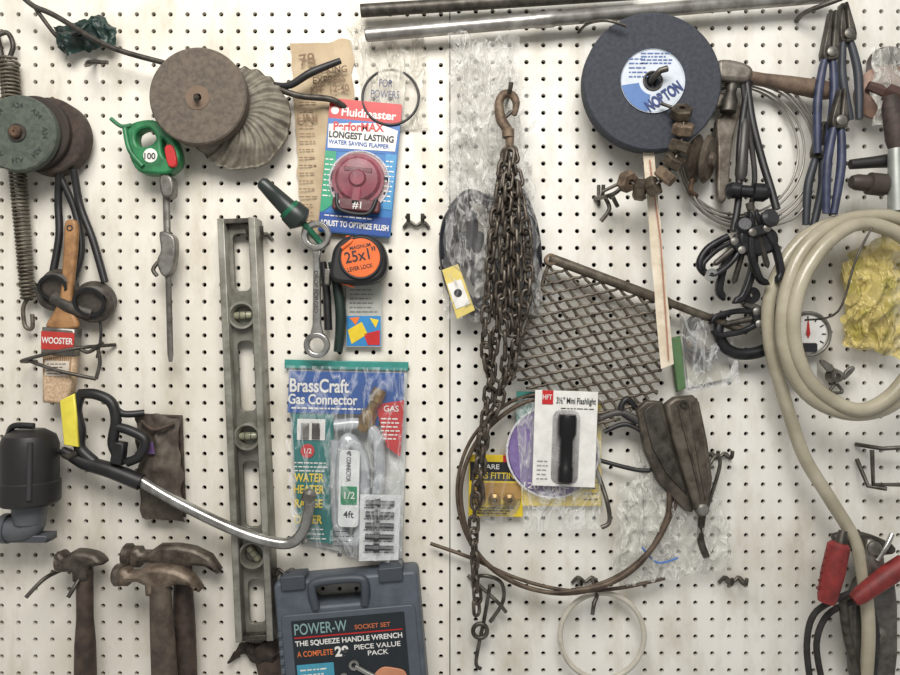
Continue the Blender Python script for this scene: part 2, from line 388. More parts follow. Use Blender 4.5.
flat([(323,214),(395,214),(395,233),(323,233)],10.3,mat((26,72,150),.4)); text('ADJUST TO OPTIMIZE FLUSH',359,225,11,5.8,white,0,68,.04); lines(328,215,390,219,11,white,1)
lathe((359,180,11),[(29,0),(28,12),(22,16),(.1,17)],clear((245,245,248),.03,.04),name='blister')
# screwdriver
new('screwdriver',290,210,38)
stick((264,184,52),(302,222,30),[(0,4),(.05,6.5),(.3,8),(.62,9.5),(.7,13),(.9,14),(.95,10),(1,5)],mat((38,46,44),.35),name='handle')
stick((288,208,38),(291,211,37),[(0,11.5),(1,12)],mat((16,92,64),.35))
stick((300,220,31),(322,246,18),[(0,3.6),(1,3)],mat((40,104,78),.4,.2))
# combination wrench
new('combination_wrench',317,295,24)
def wr(m,x0,y0,x1,y1,r0,r1,w,h0,h1):
    sh([circ(x0,y0,r0),circ(x0,y0,r0*.6,12)],h0,h1+2,m,1.5,'ring_end')
    d=Vector((x1-x0,y1-y0)).normalized(); n=Vector((-d.y,d.x)); a=Vector((x0,y0))+d*(r0-2); b=Vector((x1,y1))-d*(r1-3)
    sh([tuple(a+n*w*1.2),tuple(a+d*10+n*w*.8),tuple(b-d*10+n*w),tuple(b+n*w*1.6),tuple(b-n*w*1.6),tuple(b-d*10-n*w),tuple(a+d*10-n*w*.8),tuple(a-n*w*1.2)],h0+1,h1-1,m,1.5,'shank')
    sh([circ(x1,y1,r1),circ(x1,y1,r1*.58,12)],h0,h1,m,1.5,'ring_end')
wr(chrome,317,236,317,345,15,13,4.2,20,28)
text('DROP FORGED',316.5,292,27.4,4,dsteel,90,40)
new('locking_pliers',334,310,14)
tube([(331,262,14),(338,290,14),(341,320,14),(338,352,14)],5.5,mat((24,42,38),.4),radii=[3,5,5.5,4.5]); tube([(322,262,12),(326,290,12),(328,330,12)],4,black)
# tape measure
new('tape_measure',358,259,34,3)
sh([sm([(331,262),(334,248),(344,238),(362,234),(378,239),(386,252),(387,268),(380,279),(364,284),(340,284),(331,278)],5)],12,36,black,4,'body')
sh([circ(361,258,20)],35,38,orange,1,'face'); ring(361,258,20.5,37,1.4,ink)
text('25x1"',361,256,38.3,11,ink,-14,30); text('LEVER LOCK',361,268,38.3,4,ink,-14,24); text('MAGNUM',360,247,38.3,3.5,ink,-14,20)
sh([(329,275),(348,283),(356,288),(340,284)],20,30,orange,.8); sh(R(325,270,330,286),18,32,steel,.8,'blade_hook')
tube([(344,236,20),(352,240,36),(342,250,38)],2,orange)
# small packet
new('bandage_packet',364,315,6)
sh([R(346,283,382,347)],5,8,mat((176,178,172),.5),.3)
flat(R(347,316,381,346),8,mat((48,130,190),.4)); flat([(348,330),(362,322),(368,334),(352,344)],8.4,yellow); flat([(364,334),(380,330),(380,345),(368,345)],8.4,red); flat([(350,318),(360,317),(356,325)],8.5,mat((236,120,40),.4)); lines(350,288,378,314,8.5,mat((120,120,118),.5),6); flat([(370,318),(379,320),(376,328)],8.5,yellow)
# gas connector package
new('gas_connector_package',344,462,14,1.2)
sh([[(284,366),(405,366),(404,560),(372,561),(296,545)]],3,5,mat((196,198,195),.35,0,(174,178,176),20),.3,'backing')
sh([R(281,361,406,370)],4,8,mat((58,140,132),.35),.8,'zip_top')
flat([(287,372),(402,372),(402,404),(380,412),(372,446),(368,414),(286,414)],12,mat((26,78,150),.3)); 
text('BrassCraft',317,387,13,13.5,white,0,58,.03); text('Gas Connector',321,400.5,13,10,white,0,68,.03); lines(290,407,366,411,13,white,1,1.6)
flat([(290,414),(332,414),(334,545),(300,541)],11,mat((0,108,104),.35)); flat([(296,420),(324,420),(324,441),(296,441)],11.5,white)
sh([circ(307,452,7)],11.5,13,red,.3); text('1/2',307,452,13.3,5,white)
sh([R(300,424,308,440)],11.5,14,steel,1); sh([R(311,424,319,440)],11.5,14,dsteel,1)
lines(294,462,330,474,12,white,3); 
for i,s_ in enumerate(('WATER\nHEATER','RANGE','DRYER')): text(s_,309,(485,505,521)[i],12.5,8.5,yellow,0,(30,27,27)[i],.03)
flat([(374,404),(403,399),(400,456),(386,446)],12.4,red); lines(380,416,399,440,13,white,6,1.4); text('GAS',390,408,13.2,6,white)
tm=mat((186,190,194),.3,.2,(156,162,168),40)
tube([(336,440,14),(338,500,15),(342,530,15),(352,542,15),(362,530,15),(364,470,15),(356,446,16),(346,440,17),(342,470,18),(344,520,18)],6.5,tm,name='connector_tube')
tube([(334,426,14),(360,424,14),(376,436,15),(380,470,15),(378,500,15),(382,530,14)],6,tm)
for i in range(26): ring(379.5,442+i*2.6,6.3,15,.5,steel,ry=1.2,n=12)
stick((366,420,18),(379,388,18),[(0,8),(.3,8),(.32,5),(.6,5),(.62,7),(1,7)],brass,seg=6); stick((362,430,18),(367,418,18),[(0,6),(1,9)],brass,seg=6)
flat(RR(341,448,361,524,4),24.6,mat((216,220,220),.35)); text('48" CONNECTOR',350,464,25.2,4.4,ink,90,30)
flat(R(343,484,359,502),25,mat((30,130,86),.4)); text('1/2',351,493,25.6,7,white); text('4ft',351,512,25.2,7,ink)
flat([(362,492),(402,492),(401,556),(362,558)],22.5,mat((216,219,220),.35)); 
for i in range(5):
    y=500+i*11; stick((368,y,25),(396,y,25),[(0,3),(.3,3),(.3,4.5),(.5,4.5),(.5,2.6),(1,2.6)],mat((60,62,66),.4),seg=8)
    lines(366,y+4,398,y+6,23.2,ink,1,.8)
lines(338,526,360,545,25.5,ink,4,.9); lines(300,528,330,542,12.5,white,3)
bag([(282,366),(405,366),(405,560),(297,545)],26,clear((240,242,245),.05,.26),7,5,.045,seed=7,n=50)
# tool case
new('tool_case',352,640,20,-5)
cm=mat((84,92,102),.5,0,(72,79,88),40,.15,400)
sh([RR(282,572,424,724,6),RR(318,577,374,598,6)],2,34,cm,3,'shell'); 
sh([RR(287,604,419,720,5)],33,36,mat((78,86,96),.5),1,'lid')
tube([(322,600,34),(320,582,36),(326,574,36),(366,574,36),(372,582,36),(370,600,34)],4.2,mat((66,73,82),.5),name='handle')
for x in (302,398): sh([RR(x-12,566,x+12,580,2)],14,37,mat((62,69,78),.5),1,'latch')
for i in range(7): sh([R(283,620+i*9,287,625+i*9)],30,36,cm,.5)
flat(R(297,610,408,700),36,mat((30,38,44),.35)); 
text('POWER-W',299,619,36.8,11,mat((130,160,160),.4),0,50,.01,al='LEFT'); text('SOCKET SET',376,621,36.8,4.4,mat((200,110,70),.4),0,34); flat(R(299,626,405,627.2),36.5,red)
text('THE SQUEEZE HANDLE WRENCH',352,632.5,36.8,5,white,0,102,.03); text('A COMPLETE',318,643,36.8,5.5,mat((220,120,70),.4),0,34); text('29',344,643.5,36.8,9.5,white,0,13,.05); text('PIECE VALUE\nPACK',379,644,36.8,4.8,white,0,44)
flat(R(299,653,335,700),36.5,mat((70,150,176),.4)); lines(302,656,332,690,37,white,7,1.4); 
sh(sm([(374,668),(382,662),(392,663),(404,668),(404,682),(382,680),(374,676)],4),36.4,38,mat((196,136,104),.5),.5); tube([(356,658,38),(366,665,38),(378,672,38)],2.4,chrome,False); lathe((355,657,36.5),[(2.5,0),(5,0),(5,2.5),(2.5,2.5),(2.5,0)],chrome)
for i in range(3): lathe((344+(i%2)*9,668+i*7,36.5),[(2,0),(4,0),(4,2),(2,2),(2,0)],chrome)
# pouch
new('leather_pouch',160,466,10)
bag([(137,414),(180,416),(186,520),(144,518)],14,mat((92,84,74),.7,0,(64,56,49),40,.4),8,7,.05,seed=9,edge=5)
sh([[(137,414),(180,416),(184,518),(146,516)]],2,8,leather,1); flat([(150,440),(158,440),(160,452),(152,452)],22,mat((110,84,130),.5)); tube([(146,420,20),(160,428,24),(178,422,20)],2,leather)
# hacksaw
new('hacksaw',180,470,30)
tube([(140,480,30),(175,500,32),(225,524,34),(262,538,34),(290,542,34),(304,530,34),(309,512,34),(311,494,34)],5.4,chrome,name='tubular_frame')
stick((308,500,34),(312,489,34),[(0,7),(.7,7),(1,4)],steel); stick((300,534,30),(306,542,30),[(0,4),(1,4)],steel)
tube([(62,450,30),(84,462,30),(112,470,32),(142,482,32)],7,black,radii=[4,7,7.5,8],name='lower_grip')
tube([(80,394,30),(76,410,30),(80,430,30),(80,448,30),(94,462,30)],5.5,black)
tube([(80,394,30),(96,394,32),(112,402,32),(117,420,32),(114,444,32),(124,462,32)],5,black,name='hand_guard')
tube([(114,426,32),(130,430,32),(146,440,32),(140,456,32),(128,462,32)],4.6,black)
tube([(112,404,30),(122,414,28),(140,414,20)],3.4,black); tube([(60,452,28),(70,456,34),(80,452,34)],3,dsteel)
sh([[(64,400),(78,393),(83,446),(68,444)]],34,38,mat((226,212,78),.4),1,'grip_label'); sh([[(117,440),(128,442),(126,464),(114,462)]],28,40,black,1.5)
# plumbing fitting left
new('plumbing_fitting',26,486,40)
stick((26,505,34),(26,430,34),[(0,26),(.04,28.5),(.3,28.5),(.32,27),(.8,27),(.92,24),(1,14)],mat((34,33,34),.45),seg=40,name='rubber_cap')
stick((26,524,34),(26,504,34),[(0,15),(1,17)],mat((86,90,94),.45),name='collar')
tube([(28,512,34),(27,526,34),(16,530,34),(-20,531,34)],12.5,mat((92,96,100),.45),name='elbow'); stick((6,530,34),(0,530,34),[(0,15),(1,15)],mat((80,84,90),.45))
tube([(2,436,30),(14,426,40),(34,426,40)],3,black); stick((40,440,56),(40,496,58),[(0,2.5),(1,2.5)],mat((56,56,58),.4))
sh([R(-4,536,46,543)],20,40,mat((72,76,82),.45),1)
# hammers
hd=mat((120,112,103),.48,.6,(78,70,63),60,.2)
new('claw_hammer',78,610,30)
sh([sm([(54,556),(60,552),(66,556),(74,551),(88,552),(98,556),(104,564),(96,566),(88,568),(88,580),(74,582),(72,572),(62,572),(56,568)],4)],16,34,mat((98,91,83),.5,.55,(62,55,50),60,.2),4,'head')
lathe((58,563,25),[(8,-3),(10,-2),(10,3),(8,4)],hd,axis=(-1,0,.1)); stick((82,566,25),(83,700,25),[(0,7),(.1,8),(.4,8),(.6,10),(1,11)],dwood,name='handle')
new('pegboard_hook',60,575,20)
for d in (0,34): tube([(62+d*.6,572,.5),(52+d,574,30),(38+d*1.2,590,40)],2,wireg)
def claw(x,y,s):
    pt=[(-44,8),(-44,-6),(-40,-9),(-32,-9),(-30,-5),(-22,-5),(-12,-12),(8,-12),(24,-9),(40,-1),(50,14),(47,18),(34,10),(22,9),(12,12),(12,22),(-12,22),(-13,10),(-22,6),(-30,7),(-32,11),(-40,11)]
    return [(x+a*s,y+b*s) for a,b in pt]
new('claw_hammer',178,600,18)
sh([claw(172,556,.98)],8,24,mat((108,100,90),.5,.5,(70,62,55),60,.2),4,'head'); stick((182,562,16),(185,700,16),[(0,9),(.15,9),(.5,11),(1,12)],dwood,name='handle')
lathe((129,556,16),[(10,-3),(12,-1),(12,4),(10,6)],hd,axis=(-1,0,0))
new('claw_hammer',158,610,40)
sh([claw(157,576,.9)],28,46,mat((128,115,101),.52,.45,(88,75,63),60,.3),5,'head'); stick((159,584,38),(165,700,38),[(0,10),(.12,10.5),(.5,12),(1,13)],mat((94,83,72),.6,0,(60,51,45),40,.3),name='handle')
lathe((119,576,37),[(9,-3),(11,-1),(11,4),(9,6)],hd,axis=(-1,0,0))
new('leather_scrap',258,656,10)
bag([(236,646),(284,640),(282,664),(230,662)],6,mat((60,48,40),.6,0,(34,27,23),70,.4),6,5,.07,seed=33,edge=10); sh([[(252,655),(284,660),(284,676),(258,678)]],2,8,leather,1)
# bagged spring clamps
new('bagged_spring_clamps',492,180,16)
cb=mat((30,33,42),.4,0,(18,19,26),50)
tube([(462,200,14),(450,222,16),(448,256,18),(456,290,18),(474,308,18),(486,300,18)],8,cb,radii=[5,8,9,9,8,5],name='clamp_arm')
tube([(484,198,14),(500,206,16),(512,232,18),(508,270,18),(494,292,18)],8,cb,radii=[5,8,9,8,5],name='clamp_arm')
tube([(520,190,16),(530,222,18),(534,262,18),(526,300,18),(508,312,18)],7,cb,radii=[4,7,8,8,5],name='clamp_arm')
tube([(464,206,20),(472,226,22),(470,262,22),(478,284,22)],6,cb); tube([(452,212,20),(470,196,22),(490,204,22),(518,196,20)],6,cb)
sh([RR(492,258,524,302,5)],12,24,cb,3,'plate'); sh([RR(456,232,484,262,5)],12,24,cb,3,'plate'); lathe((486,222,22),[(2,0),(7,0),(7,4),(2,4),(2,0)],steel); lathe((512,240,20),[(2,0),(8,0),(8,4),(2,4),(2,0)],steel)
cm1=clear((228,227,222),.2,.4); cm2=clear((232,231,228),.09,.34)
bag([(446,180),(530,176),(542,316),(443,320)],30,cm2,9,14,.06,seed=11,edge=8,n=70)
bag([(454,34),(520,38),(534,200),(444,196)],20,cm1,10,16,.07,seed=14,edge=14,n=70)
bag([(446,44),(514,56),(528,190),(450,200)],8,cm1,6,10,.06,seed=18,edge=14,n=50)
new('hang_tag',459,292,34)
sh([[(442,270),(458,264),(475,310),(457,319)]],33,34,mat((216,196,110),.4),.1); flat([(447,284),(461,279),(470,304),(456,309)],34.2,white); sh([circ(458,293,4)],34.5,35,ink,0)
# chain with hook
new('chain_with_snap_hook',505,330,44)
tube([(509,152,46),(509,134,46),(501,120,46),(499,104,46),(504,95,46),(512,96,46),(516,104,46),(514,116,46)],4.4,rust2,radii=[3.6,4.4,5,4.4,4,3.8,3.6,2.4],name='snap_hook')
lathe((508,134,46),[(3,-6),(6,-4),(6,4),(3,6)],rust2,axis=(0,1,0)); tube([(505,118,46),(512,112,46)],1.8,dsteel,False); ring(509,155,7,46,2.2,rust2)
chain([(506,156,48),(498,200,50),(491,260,52),(496,320,50),(491,370,44),(484,430,40),(476,490,38),(474,540,38),(477,600,36),(478,622,36)],chainm,16,12,1.8)
chain([(512,156,48),(520,200,52),(527,260,54),(523,310,52),(512,332,50),(506,290,54),(508,240,56),(507,180,54)],chainm,16,12,1.8)
chain([(504,160,52),(494,220,56),(487,290,58),(485,350,52),(494,384,46),(509,376,46),(516,330,50),(515,260,58),(514,190,56)],chainm,16,12,1.8)
chain([(509,160,56),(503,230,62),(500,300,60),(505,350,54),(499,400,44),(486,430,42),(481,470,40),(483,500,38)],chainm,16,12,1.8)
new('pegboard_hook',505,96,20); tube([(507,86,.4),(507,98,6),(507,102,50),(508,96,58)],2.2,wireg)
new('wire_hook',488,620,12)
for P in ([(478,590,2),(480,575,14),(500,580,16),(503,600,14),(490,622,12)],[(490,584,14),(484,620,12),(476,660,14),(481,668,14)],[(468,578,4),(496,600,14),(506,612,12)]): tube(P,1.9,wireg)
ring(480,630,7,14,2.2,wireg)
# big blue grinding wheel
new('grinding_wheel',652,82,40)
wheel(652,82,69,26,42,mat((60,64,73),.85,0,(48,51,59),180,.6,600),6,96)
wheel(652,82,32,42,42.8,mat((196,204,214),.5),8,64,'paper_label')
sh([[(652+31*math.cos(math.radians(a)),82+31*math.sin(math.radians(a))) for a in range(100,176,8)]+[(652+14*math.cos(math.radians(a)),82+14*math.sin(math.radians(a))) for a in range(172,98,-8)]],42.8,43.2,mat((80,116,172),.5),0,'label_band')
text('NORTON',663,98,43.6,11,mat((30,52,110),.5),-34,38,.05); lines(628,58,648,80,43.3,mat((70,100,160),.5),5,1.2); lines(640,53,672,66,43.3,mat((70,100,160),.5),4)
ring(652,82,9,43.3,1,dsteel); tube([(652,82,.4),(650,82,48),(656,76,54),(663,74,54)],3,wireg,False)
new('steel_wire',595,30,20); tube([(582,24,1),(586,28,30),(600,34,50),(618,40,52)],1.5,wireg)
# strap
new('canvas_strap',658,260,34)
bag([(643,150),(654,150),(674,364),(661,369)],33,mat((214,204,186),.8,0,(196,184,162),60,.3),1,3,.03,n=30,seed=21)
tube([(649,160,36),(660,240,36),(668,360,36)],.6,mat((176,120,100),.8),False)
# hex nuts
new('string_of_hex_nuts',660,160,48)
NP=[(628,181,46),(640,190,48),(652,187,50),(664,177,52),(672,163,54),(678,148,54),(681,131,54),(680,114,52)]
tube([(604,190,40)]+NP+[(660,104,50)],1.6,wireg)
nm=mat((106,96,82),.45,.6,(68,59,50),70,.3)
for i,p in enumerate(NP):
    q=NP[min(i+1,len(NP)-1)];r=NP[max(i-1,0)]; ax=(q[0]-r[0],q[1]-r[1],random.uniform(8,26))
    lathe(p,[(3.5,-5.5),(9.5,-5.5),(11,-4),(11,4),(9.5,5.5),(3.5,5.5),(3.5,-5.5)],(nm if i%3 else rust2),axis=ax,seg=6,smooth=False,name='nut')
new('pegboard_hook',612,198,16)
for P in ([(598,196,2),(604,199,30),(612,196,34),(622,186,34)],[(604,198,20),(608,210,22),(600,222,20)],[(612,198,20),(618,206,14)]): tube(P,2.1,wireg)
new('pulley',698,156,30)
lathe((696,156,20),[(3,0),(20,0),(24,4),(16,9),(24,14),(20,18),(8,18),(6,22),(.1,22)],mat((108,98,86),.5,.5,(74,64,56),60,.3),axis=(.9,.2,.6)); tube([(694,178,26),(692,190,26),(700,194,20)],2.5,rust)
# grate
new('expanded_metal_grate',600,340,20)
poly=[(549,263),(672,308),(657,394),(606,428),(560,420),(509,372)]
def clip(p,d):
    t0,t1=-1e9,1e9; n=len(poly)
    for i in range(n):
        a=Vector(poly[i]); b=Vector(poly[(i+1)%n]); e=b-a; nn=Vector((-e.y,e.x))
        den=nn.dot(d); num=nn.dot(a-p)
        if abs(den)<1e-9:
            if num>0: return None
            continue
        t=num/den
        if den>0: t0=max(t0,t)
        else: t1=min(t1,t)
    return (t0,t1) if t1-t0>3 else None
gm2=mat((116,108,96),.5,.5,(74,66,57),60,.3)
cu=bpy.data.curves.new('mesh_strands','CURVE'); cu.dimensions='3D'; cu.bevel_depth=1.55*S; cu.bevel_resolution=1
c0=Vector((590,345))
for ang in (-12,50):
    d=Vector((math.cos(math.radians(ang)),math.sin(math.radians(ang)))); nn=Vector((-d.y,d.x))
    for i in range(-16,17):
        p=c0+nn*i*9.8; r=clip(p,d)
        if not r: continue
        a=p+d*r[0]; b=p+d*r[1]; ns=max(2,int((r[1]-r[0])/5.5)); sp=cu.splines.new('POLY'); sp.points.add(ns)
        for j in range(ns+1):
            q=a.lerp(b,j/ns); w=(1.2 if j%2 else -1.2); sp.points[j].co=(*L(q.x+nn.x*w*.5,q.y+nn.y*w*.5,20+(w if ang>0 else -w)),1)
add('mesh_strands',cu,gm2)
stick((549,258,22),(744,331,22),[(0,3),(.01,5),(.6,5),(.62,4),(.98,4),(1,2)],mat((112,104,92),.5,.5,(78,70,60),50,.3),name='edge_rod')
lathe((550,260,18),[(3,0),(6,0),(6,8),(3,8),(3,0)],rust2); tube([(549,263,20),(530,318,20),(509,372,20)],1.8,gm2,False)
# bag w/ bracket & green strip
new('packaged_bracket',704,350,10)
sh([[(671,338),(680,336),(686,388),(677,392)]],4,12,mat((88,122,80),.5),1); sh([[(682,308),(726,330),(733,378),(690,388)]],3,5,mat((186,182,170),.5),.3)
ring(700,338,17,14,1.8,dsteel,ry=24,dh=3); ring(704,338,14,16,1.4,wireg,ry=20); tube([(684,348,16),(706,352,18),(726,332,16)],2.2,dsteel); tube([(690,322,14),(694,350,14),(704,364,14)],2.4,dsteel)
sh([sm([(686,344),(700,340),(708,356),(696,364),(686,358)],3)],8,14,rust2,1)
bag([(676,304),(728,328),(736,382),(682,392)],20,cl,4,5,.06,seed=30)
# fittings package
new('gas_fitting_package',496,487,16,1)
sh([R(469,456,524,518)],8,10,yellow,.3); flat(R(470,463,523,482),10,ink); text('GAS FITTING',497,477,10.7,6.5,yellow,0,46); text('FLARE',489,468,10.7,5,white,0,20); flat(R(472,484,522,500),10.2,mat((176,136,66),.4))
for x in (480,495,510): lathe((x,500,10),[(3,0),(6.5,0),(6.5,6),(3,8),(3,0)],brass,seg=6)
lines(473,508,520,516,10.6,ink,3,1); flat(R(503,456,523,463),10.2,red)
lathe((496,499,10),[(26,0),(24,9),(.1,10)],clear((245,245,245),.04,.1),fl=1)
# sanding disc package
new('sanding_disc_package',558,460,16)
sh([R(524,404,603,508)],6,8,mat((224,196,58),.4),.3,'yellow_card'); lines(585,470,601,504,8.6,ink,6)
sh([R(517,392,584,440)],9,11,mat((70,148,138),.4),.3,'teal_header')
wheel(553,452,45,12,15,mat((128,110,162),.7,0,(112,94,144),100,.3),9)
ring(553,452,46,15,1.2,clear((240,240,245),.5,.3)); text('120 GRIT',545,488,15.5,6,white,8,44)
bag([(515,398),(602,398),(600,528),(524,532)],16,clear((240,242,240),.16,.3),4,5,.05,seed=40)
# flashlight package
new('flashlight_package',565,439,28,2)
sh([R(534,391,597,487)],24,26,white,.3,'card'); sh([R(541,391,552,405)],26,26.6,red,0); text('HFT',546,398,27,5,white,0,9)
text("3½\" Mini Flashlight",575,401,26.7,6.2,ink,0,38); lines(560,407,594,410,26.6,ink,1,.8)
stick((566,482,32),(566,414,32),[(0,6),(.02,7.5),(.22,7.5),(.24,6.6),(.62,6.6),(.66,8),(.72,9.5),(.95,9.5),(1,8.5)],mat((26,26,28),.3,.3),name='flashlight')
for i in range(6): ring(566,446+i*4,6.9,32,.5,ink,ry=.8,n=12)
sh([RR(552,410,580,485,8)],26,27,clear((245,245,248),.1,.1),.4,'blister'); lines(538,460,550,482,26.6,mat((150,150,150),.5),5)
# fish tape
new('steel_fish_tape',565,500,22)
ft=mat((102,88,74),.55,.35,(66,54,45),50)
tube([(560,398,14),(520,405,16),(480,438,18),(462,480,18),(464,520,20),(480,556,22),(515,582,24),(560,592,26),(605,583,28),(640,560,28),(664,520,26),(674,480,22),(668,450,18),(640,420,14)],2.2,ft)
tube([(560,392,14),(512,402,16),(474,436,18),(458,480,18),(462,524,20),(484,562,22),(520,585,24),(562,590,28),(612,576,28),(648,548,28),(672,510,26),(680,478,22)],1.8,ft)
tube([(668,478,26),(664,520,30),(640,556,32),(606,580,32),(570,588,30)],2.6,ft)
tube([(430,547,10),(470,560,14),(520,580,20),(570,590,24),(620,588,22),(667,581,14)],1.8,ft)
# metal shears
new('metal_shears',678,455,34)
s1=mat((92,86,77),.5,.45,(60,54,47),50,.3); s2=mat((106,99,89),.48,.5,(70,63,55),50,.3)
sh([[(638,410),(648,401),(664,402),(668,412),(682,452),(697,506),(694,514),(686,512),(660,484),(646,452)]],20,30,s1,2,'blade')
sh([[(644,412),(652,405),(660,407),(672,446),(688,496),(667,474),(653,448)]],30,32,dsteel,.6,'bevel')
sh([[(664,404),(673,397),(692,395),(698,402),(706,440),(711,478),(707,510),(699,517),(693,508),(683,476),(672,440)]],28,40,s2,3,'blade')
sh([[(686,402),(693,401),(701,440),(706,478),(703,500),(697,470)]],40,41.5,s1,.5,'bevel')
tube([(676,404,40),(685,440,41),(695,480,41),(701,508,40)],1.2,s1); lathe((700,508,40),[(6,0),(6,3),(4,5),(.1,5)],steel); lathe((682,404,40),[(2,0),(4,0),(4,2),(2,2),(2,0)],dsteel)
tube([(640,410,20),(630,400,22),(624,412,22),(640,424,24)],3,black); tube([(706,470,34),(718,456,30),(722,468,28),(710,510,26)],1.8,wireg); tube([(706,512,26),(704,540,24),(710,560,24)],3.5,dsteel)
new('cable_loop',625,440,18)
tube([(596,420,18),(620,412,22),(642,424,24),(650,440,24)],3.2,mat((70,66,64),.5)); tube([(604,432,18),(626,424,20),(648,436,24)],2.4,black)
tube([(598,470,8),(606,500,22),(608,520,24),(600,526,24)],2.2,wireg); tube([(596,460,12),(640,470,20),(668,466,22)],2.2,black)
new('plastic_bag',672,520,16)
bag([(634,452),(712,460),(734,566),(616,586)],19,cl2,6,12,.06,seed=50,edge=10,n=60)
bag([(620,484),(660,474),(680,576),(612,570)],12,cl2,6,8,.06,seed=53,edge=10,n=40)
tube([(640,545,22),(655,560,24),(676,556,22)],1,mat((80,120,190),.5))
# white ring
new('plastic_tubing_ring',602,636,16)
ring(602,636,42,16,2.6,mat((192,187,174),.35),ry=43); 
tube([(560,640,18),(570,664,18),(590,678,18)],1.6,mat((192,187,174),.35))
tube([(596,594,.5),(596,594,20),(592,600,26),(590,610,28)],2,wireg)
# coiled wire
new('coiled_wire',748,150,22)
wm=mat((146,142,136),.4,.6)
for i in range(5): ring(746+random.uniform(-5,5),150+random.uniform(-5,5),62+i*2.4,12+i*2,1.1,wm,ry=66+i*2,dh=4,ph=i)
tube([(682,160,20),(700,208,24),(740,228,26),(790,220,26),(812,190,24)],1.1,wm)
# hammer horizontal
new('ball_peen_hammer',775,85,24)
stick((744,76,24),(832,92,24),[(0,6),(.2,6),(.5,8),(.9,9.5),(1,7)],mat((116,98,82),.6,0,(80,64,54),50,.3),name='handle')
sh([sm([(714,66),(722,62),(742,66),(750,74),(744,84),(730,84),(716,82)],4)],14,34,mat((134,128,119),.45,.55,(92,86,78),60,.2),4,'head'); stick((732,84,24),(728,112,24),[(0,6),(.3,5),(.6,8),(1,8)],dsteel)
new('adjustable_wrench',728,140,18)
sh([sm([(712,96),(724,92),(738,98),(744,112),(738,122),(732,150),(728,196),(718,198),(718,150),(716,122),(722,116),(726,108),(716,106)],4)],10,18,mat((140,132,122),.4,.6,(96,86,76),60,.2),2,'body')
# gear pullers
dk=mat((50,50,53),.38,.55,(30,30,32),50,.2)
def puller(px,py,rot,s,h):
    new('gear_puller',px,py,h,rot)
    for sg in (-1,1):
        P=[(px+sg*4*s,py-48*s),(px+sg*10*s,py-30*s),(px+sg*17*s,py-4*s),(px+sg*15*s,py+26*s),(px+sg*5*s,py+34*s),(px+sg*5*s,py+28*s),(px+sg*9*s,py+22*s),(px+sg*10*s,py-2*s),(px+sg*5*s,py-24*s),(px+sg*0*s,py-40*s)]
        sh([sm(P,4)],h-4,h+4,dk,1.6,'arm')
        lathe((px+sg*8*s,py-26*s,h+3),[(4,0),(4,3),(2.5,4),(.1,4)],steel)
    sh([RR(px-12*s,py-32*s,px+12*s,py-20*s,4)],h-6,h+6,dk,2,'yoke')
    stick((px,py-58*s,h),(px,py+16*s,h),[(0,4),(.1,4),(.1,2.8),(.95,2.8),(1,.6)],dsteel,name='screw')
    for i in range(12): ring(px,py-16*s+i*2.4*s,3,h,.5,steel,ry=.8,n=10)
puller(738,268,16,1.05,34); puller(764,254,-16,.92,46); puller(736,322,78,.78,26); puller(722,258,50,.7,42)
new('cable_harness',748,170,30)
tube([(752,76,24),(744,110,30),(738,150,34),(736,200,36),(730,232,38)],3.4,black); tube([(748,78,26),(752,120,30),(760,160,34),(766,190,40),(770,212,44)],3.6,black); tube([(744,80,26),(748,130,32),(752,180,36),(744,226,38)],2.6,blackr)
stick((722,192,40),(762,196,44),[(0,5),(.1,8),(.3,8),(.34,6),(.6,6),(.64,9),(.9,9),(1,6)],dk); stick((744,120,32),(738,182,36),[(0,3),(.1,5),(.9,6),(1,4)],mat((70,68,66),.4,.4))
tube([(724,238,40),(704,250,40),(696,266,40),(706,276,40),(720,270,40)],3.6,dk); lathe((706,276,40),[(2,0),(6,0),(6,6),(2,6),(2,0)],chrome); lathe((760,222,50),[(.1,6),(6,6),(9,3),(9,0)],mat((60,60,62),.35,.4),axis=(.2,-.2,1)); lathe((738,228,44),[(.1,6),(6,6),(9,3),(9,0)],dk,axis=(-.2,-.2,1))
sh([sm([(734,232),(756,228),(770,236),(768,252),(748,258),(734,250)],4)],36,48,dk,3,'housing')
new('c_clamp',748,328,20)
tube([(770,300,20),(776,322,20),(770,346,20),(748,354,20),(728,350,20),(718,332,20),(724,312,20)],5.5,dk,radii=[4,5.5,6,6,6,5.5,4],name='frame'); stick((736,300,26),(764,312,26),[(0,3),(.2,3),(.2,5),(.5,5),(.5,3),(1,3)],steel); lathe((746,296,30),[(2,0),(8,0),(8,5),(2,5),(2,0)],dk)
# pliers
def pliers(name,px,py,ang,ln,hc,h=30,sp=9,jl=30):
    new(name,px,py,h); a=math.radians(ang); d=Vector((math.sin(a),math.cos(a))); n=Vector((d.y,-d.x)); p=Vector((px,py))
    def q(t,s_): v=p+d*t+n*s_; return (v.x,v.y)
    for s_ in (-1,1):
        sh([[q(6,s_*7),q(0,s_*8),q(-8,s_*7),q(-jl,s_*2.5),q(-jl,s_*.3),q(-4,s_*.3),q(8,-s_*4)]],h-5+s_,h+5+s_,dsteel,1.2,'jaw')
        tube([(*q(4,s_*3),h),(*q(16,s_*(sp*.7)),h),(*q(ln*.5,s_*sp),h),(*q(ln,s_*sp*.55),h)],4,hc,radii=[3.2,3.8,4.2,3.4],name='handle')
    lathe((px,py,h+4),[(5,0),(5,3),(3,4),(.1,4)],steel)
bl=mat((56,63,90),.45,0,(37,43,66),60)
pliers('pliers',829,54,-4,100,bl,34,8,42)
pliers('pliers',838,122,-5,92,bl,44,7,32)
pliers('pliers',846,36,6,84,mat((52,56,64),.5),26,8,32)
pliers('pliers',820,152,-8,74,mat((54,58,64),.5,.2),26,7,30)
